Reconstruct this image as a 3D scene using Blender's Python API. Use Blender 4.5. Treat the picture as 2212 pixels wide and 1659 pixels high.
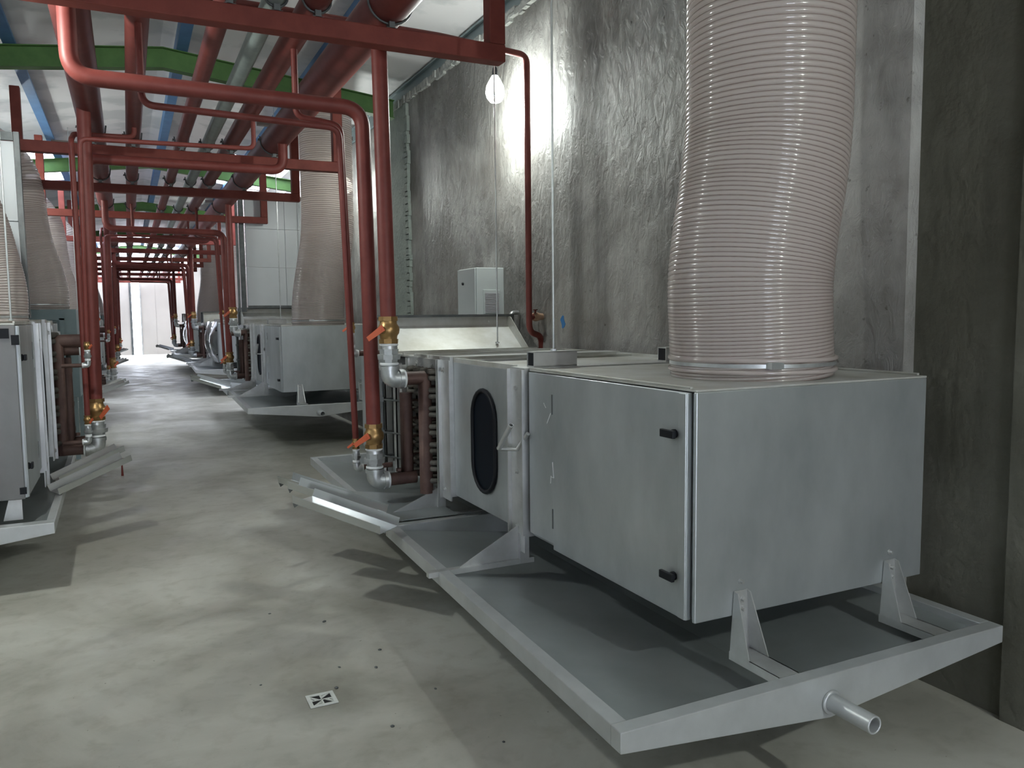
import bpy, bmesh, math, random
from math import sin, cos, pi, radians, sqrt, atan2
from mathutils import Vector, Matrix
random.seed(7)
for o in list(bpy.data.objects): bpy.data.objects.remove(o)
S = bpy.context.scene
COL = S.collection

# ------------------------------------------------------------------ camera
cam_d = bpy.data.cameras.new('camera'); cam = bpy.data.objects.new('camera', cam_d); COL.objects.link(cam)
cam_d.sensor_fit = 'HORIZONTAL'; cam_d.sensor_width = 36.0; cam_d.lens = 36.0 * 1717 / 2212
cam_d.clip_start = 0.05; cam_d.clip_end = 300
yaw, pit, rol = radians(25.7), radians(4.95), radians(-0.62)
fw = Vector((sin(yaw)*cos(pit), cos(yaw)*cos(pit), -sin(pit)))
rt = Vector((cos(yaw), -sin(yaw), 0)); up = rt.cross(fw)
rt2 = rt*cos(rol) + up*sin(rol); up2 = -rt*sin(rol) + up*cos(rol)
M = Matrix((rt2, up2, -fw)).transposed().to_4x4(); M.translation = Vector((0, 0, 1.6))
cam.matrix_world = M
S.camera = cam

# ------------------------------------------------------------------ world and exposure
W = bpy.data.worlds.new('world'); S.world = W; W.use_nodes = True
nt = W.node_tree; nt.nodes.clear()
wo = nt.nodes.new('ShaderNodeOutputWorld'); bg = nt.nodes.new('ShaderNodeBackground')
bg.inputs[0].default_value = (0.80, 0.86, 1.0, 1); bg.inputs[1].default_value = 13.0
nt.links.new(bg.outputs[0], wo.inputs[0])
S.view_settings.view_transform = 'Standard'; S.view_settings.look = 'None'
S.view_settings.gamma = 1.0; S.view_settings.use_curve_mapping = False
S.view_settings.exposure = 0.12
BULB = 75.0

# ------------------------------------------------------------------ materials
MATS = {}
def mat(name, col, rough=0.6, metal=0.0, col2=None, nscale=4.0, ndetail=6.0, bump=0.0, bscale=30.0, spec=0.5, stretch=None, lo=0.35, hi=0.65, coat=0.0):
    m = bpy.data.materials.new(name); m.use_nodes = True
    n = m.node_tree.nodes; l = m.node_tree.links; b = n['Principled BSDF']
    b.inputs['Base Color'].default_value = (*col, 1); b.inputs['Roughness'].default_value = rough
    b.inputs['Metallic'].default_value = metal; b.inputs['Specular IOR Level'].default_value = spec
    b.inputs['Coat Weight'].default_value = coat
    tc = n.new('ShaderNodeTexCoord'); src = tc.outputs['Object']
    mp = n.new('ShaderNodeMapping'); l.new(src, mp.inputs[0])
    if stretch: mp.inputs['Scale'].default_value = stretch
    if col2:
        t = n.new('ShaderNodeTexNoise'); t.inputs['Scale'].default_value = nscale; t.inputs['Detail'].default_value = ndetail
        t.inputs['Roughness'].default_value = 0.6
        l.new(mp.outputs[0], t.inputs['Vector'])
        r = n.new('ShaderNodeValToRGB'); r.color_ramp.elements[0].position = lo; r.color_ramp.elements[1].position = hi
        r.color_ramp.elements[0].color = (*col, 1); r.color_ramp.elements[1].color = (*col2, 1)
        l.new(t.outputs['Fac'], r.inputs[0]); l.new(r.outputs[0], b.inputs['Base Color'])
    if bump:
        t2 = n.new('ShaderNodeTexNoise'); t2.inputs['Scale'].default_value = bscale; t2.inputs['Detail'].default_value = 5
        l.new(mp.outputs[0], t2.inputs['Vector'])
        bp = n.new('ShaderNodeBump'); bp.inputs['Strength'].default_value = bump; bp.inputs['Distance'].default_value = 0.02
        l.new(t2.outputs['Fac'], bp.inputs['Height']); l.new(bp.outputs[0], b.inputs['Normal'])
    MATS[name] = m
    return m
GALV = mat('galvanised_sheet', (0.38, 0.41, 0.415), 0.40, 0.68, (0.56, 0.59, 0.595), 2.6, 9, 0.03, 60, stretch=(1, 1, 0.5), lo=.3, hi=.7)
GALV2 = mat('galvanised_trim', (0.47, 0.48, 0.47), 0.36, 0.6, (0.60, 0.61, 0.60), 6, 6)
SHINY = mat('polished_foil', (0.72, 0.73, 0.75), 0.14, 1.0, None, bump=0.25, bscale=3.0)
TOPD = mat('dusty_sheet', (0.38, 0.37, 0.32), 0.45, 0.35, (0.56, 0.57, 0.55), 3.0, 6)
TRAY = mat('tray_metal', (0.47, 0.49, 0.49), 0.38, 0.45, (0.55, 0.57, 0.57), 5, 5)
PAN = mat('tray_pan_metal', (0.33, 0.36, 0.355), 0.35, 0.5, (0.42, 0.455, 0.455), 1.8, 6)
RED = mat('red_oxide_paint', (0.145, 0.030, 0.024), 0.5, 0.0, (0.18, 0.042, 0.034), 9, 5, spec=0.35)
REDD = mat('red_oxide_frame_paint', (0.165, 0.032, 0.023), 0.6, 0.0, (0.21, 0.045, 0.032), 7, 5, spec=0.35)
GREYP = mat('grey_pipe_paint', (0.22, 0.26, 0.24), 0.5, 0.0, (0.28, 0.32, 0.30), 8, 4)
BROWNP = mat('rusty_brown_primer', (0.085, 0.045, 0.038), 0.6, 0.1, (0.13, 0.075, 0.06), 12, 5)
BRASS = mat('brass', (0.36, 0.22, 0.09), 0.36, 0.8, (0.45, 0.28, 0.12), 20, 3)
ZINC = mat('zinc_fitting', (0.50, 0.52, 0.52), 0.38, 0.75, (0.60, 0.62, 0.62), 20, 3)
TAPE = mat('thread_seal_tape', (0.80, 0.82, 0.82), 0.7)
HANDLE = mat('orange_red_handle', (0.55, 0.11, 0.045), 0.5)
BLACK = mat('black_rubber', (0.008, 0.009, 0.012), 0.5, spec=0.25)
DGLASS = mat('dark_window', (0.004, 0.007, 0.012), 0.5, 0, spec=0.12)
COILM = mat('dusty_coil_tube', (0.07, 0.065, 0.055), 0.65, 0.2, (0.15, 0.14, 0.12), 14, 4)
FIN = mat('coil_fins', (0.05, 0.05, 0.05), 0.6, 0.3)
STEEL = mat('dark_steel', (0.10, 0.11, 0.11), 0.5, 0.5, (0.16, 0.17, 0.17), 8, 4)
WIRE = mat('hose_wire', (0.24, 0.18, 0.16), 0.4)
BLUE = mat('blue_purlin_paint', (0.07, 0.17, 0.34), 0.55, 0, (0.09, 0.21, 0.40), 5, 4)
GREEN = mat('green_rafter_paint', (0.06, 0.145, 0.035), 0.6, 0, (0.085, 0.19, 0.05), 5, 4)
WHITEP = mat('white_panel', (0.62, 0.65, 0.67), 0.35, 0, (0.68, 0.71, 0.73), 1.2, 3)
WHITEF = mat('white_wall_panel', (0.46, 0.43, 0.39), 0.5, 0, (0.52, 0.485, 0.44), 0.6, 3)
CAB = mat('cabinet_paint', (0.50, 0.54, 0.53), 0.4)
VENT = mat('vent_plastic', (0.42, 0.41, 0.43), 0.5)
BLUEG = mat('blue_grey_paint', (0.21, 0.28, 0.29), 0.45, 0, (0.25, 0.32, 0.33), 3, 4)
MORT = mat('rough_mortar', (0.30, 0.31, 0.29), 0.9, 0, (0.46, 0.47, 0.44), 18, 6, 1.0, 25)
PLAST = mat('pale_plaster', (0.26, 0.30, 0.27), 0.9, 0, (0.33, 0.37, 0.33), 5, 6, 0.6, 30)
TILE = mat('drain_plastic', (0.62, 0.64, 0.60), 0.5, 0, (0.72, 0.74, 0.70), 30, 3)
DARK = mat('dark_hole', (0.01, 0.01, 0.01), 0.9)
CHALK = mat('chalk', (0.75, 0.77, 0.76), 0.9)
BPAINT = mat('blue_spray_paint', (0.03, 0.15, 0.36), 0.7)
DSHEET = mat('shade_painted_sheet', (0.15, 0.15, 0.145), 0.4, 0.5, (0.23, 0.23, 0.225), 1.3, 6)  # darkened galvanised sheet: weak light on the left end panels painted in
BROWNA = mat('dull_brown_steel', (0.11, 0.09, 0.085), 0.6, 0.2)
BEIGE = mat('beige_valve', (0.42, 0.27, 0.18), 0.5)

def hose_mat():
    m = bpy.data.materials.new('ribbed_clear_hose'); m.use_nodes = True
    n = m.node_tree.nodes; l = m.node_tree.links; b = n['Principled BSDF']; out = n['Material Output']
    b.inputs['Base Color'].default_value = (0.68, 0.62, 0.59, 1); b.inputs['Roughness'].default_value = 0.15
    b.inputs['Specular IOR Level'].default_value = 1.0; b.inputs['Coat Weight'].default_value = 1.0; b.inputs['Coat Roughness'].default_value = 0.03
    t = n.new('ShaderNodeBsdfTranslucent'); t.inputs[0].default_value = (0.86, 0.78, 0.74, 1)
    mx = n.new('ShaderNodeMixShader'); mx.inputs[0].default_value = 0.42
    l.new(b.outputs[0], mx.inputs[1]); l.new(t.outputs[0], mx.inputs[2])
    tr = n.new('ShaderNodeBsdfTransparent'); tr.inputs[0].default_value = (0.9, 0.86, 0.83, 1)
    m2 = n.new('ShaderNodeMixShader'); m2.inputs[0].default_value = 0.12
    l.new(mx.outputs[0], m2.inputs[1]); l.new(tr.outputs[0], m2.inputs[2]); l.new(m2.outputs[0], out.inputs[0])
    return m
HOSE = hose_mat()

def concrete_wall():
    m = bpy.data.materials.new('stained_concrete'); m.use_nodes = True
    n = m.node_tree.nodes; l = m.node_tree.links; b = n['Principled BSDF']
    tc = n.new('ShaderNodeTexCoord')
    def noise(scale, detail, st=(1, 1, 1), dist=0.0, loc=(0, 0, 0)):
        mp = n.new('ShaderNodeMapping'); mp.inputs['Scale'].default_value = st; mp.inputs['Location'].default_value = loc
        l.new(tc.outputs['Object'], mp.inputs[0])
        t = n.new('ShaderNodeTexNoise'); t.inputs['Scale'].default_value = scale; t.inputs['Detail'].default_value = detail
        t.inputs['Distortion'].default_value = dist; t.inputs['Roughness'].default_value = 0.62
        l.new(mp.outputs[0], t.inputs['Vector']); return t.outputs['Fac']
    def ramp(f, a, ca, b_, cb):
        r = n.new('ShaderNodeValToRGB'); r.color_ramp.elements[0].position = a; r.color_ramp.elements[1].position = b_
        r.color_ramp.elements[0].color = (*ca, 1); r.color_ramp.elements[1].color = (*cb, 1); l.new(f, r.inputs[0]); return r.outputs[0]
    def mul(a, c, f=1.0):
        x = n.new('ShaderNodeMix'); x.data_type = 'RGBA'; x.blend_type = 'MULTIPLY'; x.inputs[0].default_value = f
        l.new(a, x.inputs[6]); l.new(c, x.inputs[7]); return x.outputs[2]
    base = ramp(noise(1.1, 8, loc=(0, 3.1, 0)), 0.36, (0.24, 0.225, 0.205), 0.64, (0.46, 0.455, 0.43))
    streak = ramp(noise(1.0, 5, (1, 3.0, 0.22), 0.4), 0.40, (0.42, 0.41, 0.40), 0.56, (1, 1, 1))
    pits = ramp(noise(26, 4, (1, 1, 0.8)), 0.26, (0.40, 0.38, 0.35), 0.36, (1, 1, 1))
    blot = ramp(noise(0.7, 4, (1, 1, 1), 0.8, (0, 7.3, 2.2)), 0.42, (0.48, 0.47, 0.47), 0.56, (1, 1, 1))
    c = mul(mul(mul(base, streak, 0.38), pits), blot, 0.8)
    l.new(c, b.inputs['Base Color']); b.inputs['Roughness'].default_value = 0.5; b.inputs['Specular IOR Level'].default_value = 0.45
    bp = n.new('ShaderNodeBump'); bp.inputs['Strength'].default_value = 1.0; bp.inputs['Distance'].default_value = 0.022
    ad = n.new('ShaderNodeMath'); ad.operation = 'ADD'
    l.new(noise(14, 8, (1, 1, 0.6), 0.8), ad.inputs[0]); l.new(noise(3, 4), ad.inputs[1])
    l.new(ad.outputs[0], bp.inputs['Height']); l.new(bp.outputs[0], b.inputs['Normal'])
    return m
CONC = concrete_wall()
DCONC = mat('shade_painted_concrete', (0.085, 0.083, 0.062), 0.85, 0, (0.14, 0.138, 0.11), 1.6, 8, 0.5, 20)  # concrete colour darkened to carry the shadow at the right wall recess

def floor_mat():
    m = bpy.data.materials.new('concrete_floor'); m.use_nodes = True
    n = m.node_tree.nodes; l = m.node_tree.links; b = n['Principled BSDF']
    tc = n.new('ShaderNodeTexCoord')
    def noise(scale, detail, dist=0.0, st=(1, 1, 1)):
        mp = n.new('ShaderNodeMapping'); mp.inputs['Scale'].default_value = st; l.new(tc.outputs['Object'], mp.inputs[0])
        t = n.new('ShaderNodeTexNoise'); t.inputs['Scale'].default_value = scale; t.inputs['Detail'].default_value = detail
        t.inputs['Distortion'].default_value = dist; t.inputs['Roughness'].default_value = 0.58
        l.new(mp.outputs[0], t.inputs['Vector']); return t.outputs['Fac']
    def ramp(f, a, ca, b_, cb):
        r = n.new('ShaderNodeValToRGB'); r.color_ramp.elements[0].position = a; r.color_ramp.elements[1].position = b_
        r.color_ramp.elements[0].color = (*ca, 1); r.color_ramp.elements[1].color = (*cb, 1); l.new(f, r.inputs[0]); return r.outputs[0]
    def mul(a, c, f=1.0):
        x = n.new('ShaderNodeMix'); x.data_type = 'RGBA'; x.blend_type = 'MULTIPLY'; x.inputs[0].default_value = f
        l.new(a, x.inputs[6]); l.new(c, x.inputs[7]); return x.outputs[2]
    base = ramp(noise(0.9, 7, 0.6), 0.38, (0.36, 0.35, 0.295), 0.62, (0.545, 0.54, 0.48))
    sp = ramp(noise(9, 8, 0.3), 0.30, (0.86, 0.85, 0.83), 0.5, (1, 1, 1))
    dots = ramp(noise(45, 2), 0.22, (0.35, 0.34, 0.3), 0.27, (1, 1, 1))
    # damp ring round the drain
    vm = n.new('ShaderNodeVectorMath'); vm.operation = 'DISTANCE'; vm.inputs[1].default_value = (0.66, 3.25, 0)
    l.new(tc.outputs['Object'], vm.inputs[0])
    ad = n.new('ShaderNodeMath'); ad.operation = 'MULTIPLY_ADD'; ad.inputs[1].default_value = 0.25; l.new(noise(5, 4), ad.inputs[0]); l.new(vm.outputs['Value'], ad.inputs[2])
    ring = ramp(ad.outputs[0], 0.18, (0.62, 0.62, 0.60), 0.42, (1, 1, 1))
    c = mul(mul(mul(base, sp), dots), ring)
    l.new(c, b.inputs['Base Color'])
    rr = ramp(noise(2.0, 5), 0.35, (0.42,)*3, 0.65, (0.7,)*3); l.new(rr, b.inputs['Roughness'])
    b.inputs['Specular IOR Level'].default_value = 0.4
    bp = n.new('ShaderNodeBump'); bp.inputs['Strength'].default_value = 0.15; bp.inputs['Distance'].default_value = 0.01
    l.new(noise(18, 6), bp.inputs['Height']); l.new(bp.outputs[0], b.inputs['Normal'])
    return m
FLOOR = floor_mat()

def roof_mat():
    m = bpy.data.materials.new('roof_insulation_foil'); m.use_nodes = True
    n = m.node_tree.nodes; l = m.node_tree.links; b = n['Principled BSDF']
    tc = n.new('ShaderNodeTexCoord')
    t = n.new('ShaderNodeTexNoise'); t.inputs['Scale'].default_value = 1.6; t.inputs['Detail'].default_value = 7; l.new(tc.outputs['Object'], t.inputs['Vector'])
    r = n.new('ShaderNodeValToRGB'); r.color_ramp.elements[0].position = 0.42; r.color_ramp.elements[1].position = 0.5
    r.color_ramp.elements[0].color = (0.58, 0.59, 0.59, 1); r.color_ramp.elements[1].color = (0.76, 0.75, 0.75, 1)
    l.new(t.outputs['Fac'], r.inputs[0]); l.new(r.outputs[0], b.inputs['Base Color']); b.inputs['Roughness'].default_value = 0.45
    w = n.new('ShaderNodeTexWave'); w.bands_direction = 'Y'; w.inputs['Scale'].default_value = 0.55; w.inputs['Distortion'].default_value = 0.4
    l.new(tc.outputs['Object'], w.inputs['Vector'])
    bp = n.new('ShaderNodeBump'); bp.inputs['Strength'].default_value = 0.35; bp.inputs['Distance'].default_value = 0.02
    l.new(w.outputs['Fac'], bp.inputs['Height']); l.new(bp.outputs[0], b.inputs['Normal'])
    return m
ROOF = roof_mat()
def emis(name, col, st):
    m = bpy.data.materials.new(name); m.use_nodes = True
    b = m.node_tree.nodes['Principled BSDF']; b.inputs['Emission Color'].default_value = (*col, 1); b.inputs['Emission Strength'].default_value = st
    b.inputs['Base Color'].default_value = (0.9, 0.9, 0.9, 1)
    return m
GLOW = emis('lit_bulb_glass', (0.95, 1.0, 0.97), 60)

# ------------------------------------------------------------------ mesh helpers
class MB:
    def __init__(s): s.v = []; s.f = []; s.sm = []
    def add(s, vs, fs, smooth=False):
        k = len(s.v); s.v += [tuple(v) for v in vs]; s.f += [tuple(k+i for i in f) for f in fs]; s.sm += [smooth]*len(fs)
        return s
    def box(s, x0, x1, y0, y1, z0, z1):
        if x0 > x1: x0, x1 = x1, x0
        if y0 > y1: y0, y1 = y1, y0
        if z0 > z1: z0, z1 = z1, z0
        vs = [(x0,y0,z0),(x1,y0,z0),(x1,y1,z0),(x0,y1,z0),(x0,y0,z1),(x1,y0,z1),(x1,y1,z1),(x0,y1,z1)]
        return s.add(vs, [(3,2,1,0),(4,5,6,7),(0,1,5,4),(1,2,6,5),(2,3,7,6),(3,0,4,7)])
    def hexa(s, p):   # eight corners, bottom ring then top ring
        return s.add(p, [(3,2,1,0),(4,5,6,7),(0,1,5,4),(1,2,6,5),(2,3,7,6),(3,0,4,7)])
    def prism(s, poly, d):  # poly: 3D loop, extruded by vector d
        n = len(poly); d = Vector(d); a = [Vector(p) for p in poly]; b = [p+d for p in a]
        fs = [tuple(range(n-1, -1, -1)), tuple(range(n, 2*n))] + [(i, (i+1) % n, n+(i+1) % n, n+i) for i in range(n)]
        return s.add(a+b, fs)
    def sheet(s, prof, a, b, t=0.002):  # open 2D profile (list of 3D pts) extruded a->b with thickness t
        pass
    def tube(s, pts, r, seg=16, caps=True, r2=None):
        P = [Vector(p) for p in pts]; n = len(P); rings = []
        T = []
        for i in range(n):
            a = P[max(0, i-1)]; b = P[min(n-1, i+1)]; T.append((b-a).normalized())
        u = T[0].orthogonal().normalized()
        for i in range(n):
            if i: 
                q = T[i-1].rotation_difference(T[i]); u = (q @ u).normalized()
            w = T[i].cross(u).normalized()
            rr = r if r2 is None else r + (r2-r)*i/(n-1)
            rings.append([P[i] + (u*cos(2*pi*k/seg) + w*sin(2*pi*k/seg))*rr for k in range(seg)])
        vs = [v for ring in rings for v in ring]
        fs = [(i*seg+k, i*seg+(k+1) % seg, (i+1)*seg+(k+1) % seg, (i+1)*seg+k) for i in range(n-1) for k in range(seg)]
        s.add(vs, fs, True)
        if caps:
            s.add(rings[0], [tuple(range(seg-1, -1, -1))]); s.add(rings[-1], [tuple(range(seg))])
        return s
    def lathe(s, c, ax, prof, seg=20):  # prof: list of (t along axis, r)
        c = Vector(c); ax = Vector(ax).normalized(); u = ax.orthogonal().normalized(); w = ax.cross(u)
        vs = []; n = len(prof)
        for t, r in prof:
            vs += [c + ax*t + (u*cos(2*pi*k/seg)+w*sin(2*pi*k/seg))*r for k in range(seg)]
        s.add(vs, [(i*seg+k, i*seg+(k+1) % seg, (i+1)*seg+(k+1) % seg, (i+1)*seg+k) for i in range(n-1) for k in range(seg)], seg > 8)
        s.add(vs[:seg], [tuple(range(seg-1, -1, -1))]); s.add(vs[-seg:], [tuple(range(seg))])
        return s
    def torus(s, c, ax, R, r, seg=32, ms=8):
        c = Vector(c); ax = Vector(ax).normalized(); u = ax.orthogonal().normalized(); w = ax.cross(u); vs = []
        for k in range(seg):
            d = u*cos(2*pi*k/seg)+w*sin(2*pi*k/seg)
            for j in range(ms): vs.append(c + d*(R+r*cos(2*pi*j/ms)) + ax*r*sin(2*pi*j/ms))
        return s.add(vs, [(k*ms+j, ((k+1) % seg)*ms+j, ((k+1) % seg)*ms+(j+1) % ms, k*ms+(j+1) % ms) for k in range(seg) for j in range(ms)], True)
    def bolt(s, c, ax, r=0.012, h=0.01):
        return s.lathe(c, ax, [(0, r), (h*0.3, r), (h*0.3, r*0.62), (h, r*0.62)], 6)
    def build(s, name, m, parent=None, bevel=0.0, fixn=True):
        me = bpy.data.meshes.new(name); me.from_pydata(s.v, [], s.f)
        me.polygons.foreach_set('use_smooth', s.sm)
        me.materials.append(m)
        if fixn:
            bm = bmesh.new(); bm.from_mesh(me); bmesh.ops.recalc_face_normals(bm, faces=bm.faces); bm.to_mesh(me); bm.free()
        o = bpy.data.objects.new(name, me); COL.objects.link(o)
        if parent is not None: o.parent = parent
        if bevel:
            b = o.modifiers.new('bevel', 'BEVEL'); b.width = bevel; b.segments = 2; b.limit_method = 'ANGLE'
        return o
def fillet(pts, R, n=6):
    P = [Vector(p) for p in pts]; out = [P[0]]
    for i in range(1, len(P)-1):
        a = (P[i-1]-P[i]); b = (P[i+1]-P[i]); r = min(R, a.length*0.49, b.length*0.49)
        a.normalize(); b.normalize(); p0 = P[i]+a*r; p1 = P[i]+b*r
        for k in range(n+1):
            t = k/n; out.append(p0*(1-t)**2 + P[i]*2*t*(1-t) + p1*t*t)
    out.append(P[-1]); return out
def tag(o, label, cat, group=None, kind=None):
    if label: o['label'] = label
    if cat: o['category'] = cat
    if group: o['group'] = group
    if kind: o['kind'] = kind
    return o
def empty(name, loc, label, cat, group=None):
    o = bpy.data.objects.new(name, None); COL.objects.link(o); o.location = loc; o.empty_display_size = 0.1
    return tag(o, label, cat, group)
def struct(name, mb, m, parent=None, bevel=0):
    o = mb.build(name, m, parent, bevel); 
    if parent is None: o['kind'] = 'structure'
    return o
KIDS = {}
def copy_tree(o, parent=None):
    c = o.copy(); COL.objects.link(c); c.parent = parent
    for ch in list(o.children): copy_tree(ch, c)
    return c
ORD = ['nearest', 'second', 'third', 'fourth', 'fifth', 'sixth', 'seventh', 'eighth', 'ninth', 'tenth', 'eleventh', 'twelfth', 'thirteenth']

# ------------------------------------------------------------------ setting
XL, XR, YB, YF = -2.0, 3.03, -4.6, 38.0
RIDGE = 0.46
def roofz(x): return 4.55 - 0.113*abs(x-RIDGE)
struct('floor', MB().box(XL-.3, XR+.3, YB-.2, YF+3, -0.2, 0), FLOOR)
# right wall: raised concrete slab, recess and near slab with shade painted into their colour
struct('wall_right', MB().box(2.965, 3.25, 2.32, 8.8, 0, 4.06), CONC)
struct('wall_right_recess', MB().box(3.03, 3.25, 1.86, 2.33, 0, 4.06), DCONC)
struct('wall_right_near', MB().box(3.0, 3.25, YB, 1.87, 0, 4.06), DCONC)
struct('wall_right_plaster', MB().box(2.94, 3.25, 8.8, 9.65, 0, 4.0), PLAST)
struct('wall_right_middle', MB().box(3.02, 3.25, 9.65, 13.5, 0, 4.06), CONC)
def panel_wall(name, x0, x1, y0, y1, z1, m, axis='Y'):
    mb = MB(); k = y0
    while k < y1-0.01:
        e = min(k+1.15, y1)
        for z0 in (0, 1.25, 2.5):
            if z0 < z1: mb.box(x0, x1, k+.004, e-.004, z0+.004, min(z0+1.25, z1)-.004)
        k = e
    mb.box((x0+x1)/2-.01, (x0+x1)/2+.01, y0, y1, 0, z1)
    return struct(name, mb, m)
panel_wall('wall_right_panels', 3.05, 3.15, 13.5, YF, 4.2, WHITEF)
panel_wall('wall_left', -2.1, -2.0, YB, YF, 4.2, WHITEP)
mb = MB().box(XL-.1, -1.3, YB-.2, YB, 0, 4.6); mb.box(.9, XR+.2, YB-.2, YB, 0, 4.6); mb.box(-1.3, .9, YB-.2, YB, 2.0, 4.6); mb.box(-1.3, -.5, YB-.2, YB, 0, 2.0)
struct('wall_back', mb, CONC)
# steel channel and ragged mortar joint at the wall head
mb = MB().box(3.005, 3.2, YB, 13.5, 4.075, 4.245); mb.box(2.975, 3.02, YB, 13.5, 4.225, 4.245)
struct('trim_1', mb, BLUEG)
mb = MB(); y = 2.3
rnd = random.Random(3)
while y < 9.3:
    e = y+rnd.uniform(.04, .1); mb.box(2.945-rnd.uniform(0, .022), 3.03, y, e+.02, 4.015+rnd.uniform(-.02, .01), 4.08+rnd.uniform(-.01, .012)); y = e
struct('trim_2', mb, MORT)
mb = MB(); z = 0.0
while z < 3.95:
    e = z+rnd.uniform(.04, .1); mb.box(2.93, 2.967, 8.78-rnd.uniform(0, .05), 8.86, z, e+.01); z = e
struct('trim_3', mb, PLAST)
# roof sheets with skylight openings (x range, y range)
holes = [(1.75, 2.8, 14.6, 17.8), (-1.9, -0.9, 14.8, 18.4), (-1.9, 2.9, 31.0, 33.0), (-1.9, 2.9, 34.2, 36.8)]
ys = sorted({YB, YF} | {h[2] for h in holes} | {h[3] for h in holes}); xs = sorted({XL-.1, RIDGE, XR+.15} | {h[0] for h in holes} | {h[1] for h in holes})
mb = MB()
for i in range(len(xs)-1):
    for j in range(len(ys)-1):
        cx, cy = (xs[i]+xs[i+1])/2, (ys[j]+ys[j+1])/2
        if any(h[0] < cx < h[1] and h[2] < cy < h[3] for h in holes): continue
        a, b, c, d = xs[i], xs[i+1], ys[j], ys[j+1]
        mb.hexa([(a,c,roofz(a)),(b,c,roofz(b)),(b,d,roofz(b)),(a,d,roofz(a)),(a,c,roofz(a)+.04),(b,c,roofz(b)+.04),(b,d,roofz(b)+.04),(a,d,roofz(a)+.04)])
struct('ceiling', mb, ROOF)
# far wall with the gable light above the doors
mb = MB(); mb.box(XL, -0.95, YF, YF+.12, 0, 3.6); mb.box(2.35, XR, YF, YF+.12, 0, 3.6); mb.box(-0.95, 2.35, YF, YF+.12, 3.3, 3.6)
mb.box(XL, -1.4, YF, YF+.12, 3.6, 4.6); mb.box(2.6, XR, YF, YF+.12, 3.6, 4.6)
struct('wall_far', mb, WHITEF)
for nm, x0, x1 in (('door_1', -0.95, 0.20), ('door_2', 0.52, 2.35)):
    mb = MB(); k = x0
    while k < x1-.01:
        e = min(k+.62, x1); mb.box(k+.003, e-.003, YF-.06, YF-.01, 0.06, 3.28); k = e
    mb.box(x0, x1, YF-.03, YF-.012, .06, 3.28)
    d = struct(nm, mb, WHITEF)
    fr = MB().box(x1-.09 if nm == 'door_1' else x0, x1 if nm == 'door_1' else x0+.05, YF-.09, YF-.06, .06, 3.28)
    fr.build('door_edge', STEEL if nm == 'door_1' else GALV2, d)
# partitions of white panels on both sides
def partition(name, y, x0, x1, z0, z1, postx, flip):
    mb = MB(); n = 2; w = (x1-x0)/n
    for i in range(n):
        z = z0
        while z < z1-.01:
            e = min(z+.62, z1); mb.box(x0+i*w+.003, x0+(i+1)*w-.003, y, y+.08, z+.003, e-.003); z = e
    o = struct(name, mb, WHITEP)
    f = MB().box(x0, x1, y-.03, y, z0-.04, z0); f.box(x0, x1, y-.03, y, z1, z1+.06); f.build('frame_strip', STEEL, o)
    p = MB().box(postx, postx+.035, y-.10, y-.04, z0-.1, z1+.05)
    if not flip: p.box(postx+.06, postx+.13, y-.06, y+.02, z0-.1, z1+.1)
    p.build('post', STEEL, o)
    return o
partition('wall_partition_right', 13.55, 1.78, 3.02, 1.80, 3.52, 1.62, False)
partition('wall_partition_left', 7.05, -1.98, -0.70, 1.72, 2.93, -0.69, True)
# purlins and rafters
pur = []
for i, x in enumerate((-1.75, -0.9, 0.64, 1.98)):
    z = roofz(x)
    mb = MB().box(x-.05, x-.046, YB, YF, z-.15, z-.005); mb.box(x-.05, x+.06, YB, YF, z-.154, z-.15); mb.box(x+.056, x+.06, YB, YF, z-.15, z-.12)
    o = mb.build('roof_purlin', BLUE); pur.append(o)
    tag(o, ['blue roof purlin nearest the left wall', 'blue roof purlin above the leftmost big red pipe', 'blue roof purlin between the red pipes near the ridge', 'blue roof purlin above the largest red pipe on the right'][i], 'purlin', 'blue roof purlins')
for i, y in enumerate((3.2, 9.2, 15.2, 21.2, 27.2, 33.4)):
    mb = MB()
    for (a, b) in ((XL+.02, RIDGE), (RIDGE, 2.92)):
        for y0, y1, d0, d1 in ((y-.004, y+.004, .36, .162), (y-.06, y+.06, .37, .36), (y-.06, y+.06, .17, .162)):
            mb.hexa([(a,y0,roofz(a)-d0),(b,y0,roofz(b)-d0),(b,y1,roofz(b)-d0),(a,y1,roofz(a)-d0),(a,y0,roofz(a)-d1),(b,y0,roofz(b)-d1),(b,y1,roofz(b)-d1),(a,y1,roofz(a)-d1)])
    o = mb.build('roof_rafter', GREEN)
    tag(o, 'green gabled roof rafter, %s from the camera' % ORD[i], 'rafter', 'green roof rafters')

# ------------------------------------------------------------------ pipe hanger frames
FY = [4.45, 8.40, 10.70, 13.35, 17.5, 20.2, 22.9, 25.3, 27.7, 30.6, 34.0, 36.5]
for i, y in enumerate(FY):
    r = empty('pipe_hanger', (0, y, 3.1), 'red U-shaped steel pipe hanger frame, %s from the camera' % ORD[i], 'frame', 'red pipe hanger frames')
    a, b = -1.07, 2.1
    MB().box(a, b, -.05, .05, 0, .1).build('beam', REDD, r, .006)
    for x in (a+.05, b-.05):
        MB().box(x-.05, x+.05, -.05, .05, .1, roofz(x)-3.1-.16).build('post', REDD, r, .006)
PIPES = [('p1', -.21, .105, RED, 'large dark red overhead pipe, leftmost of the row'), ('p2', .13, .065, RED, 'red overhead pipe second from the left'),
         ('p3', .55, .055, RED, 'thin red overhead pipe beside the grey one'), ('p4', .785, .055, GREYP, 'grey overhead pipe among the red ones'),
         ('p5', 1.0, .072, RED, 'red overhead pipe between the grey pipe and the largest one'), ('p6', 1.41, .125, RED, 'largest red overhead pipe, rightmost of the row')]
PZ = 3.33
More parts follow.
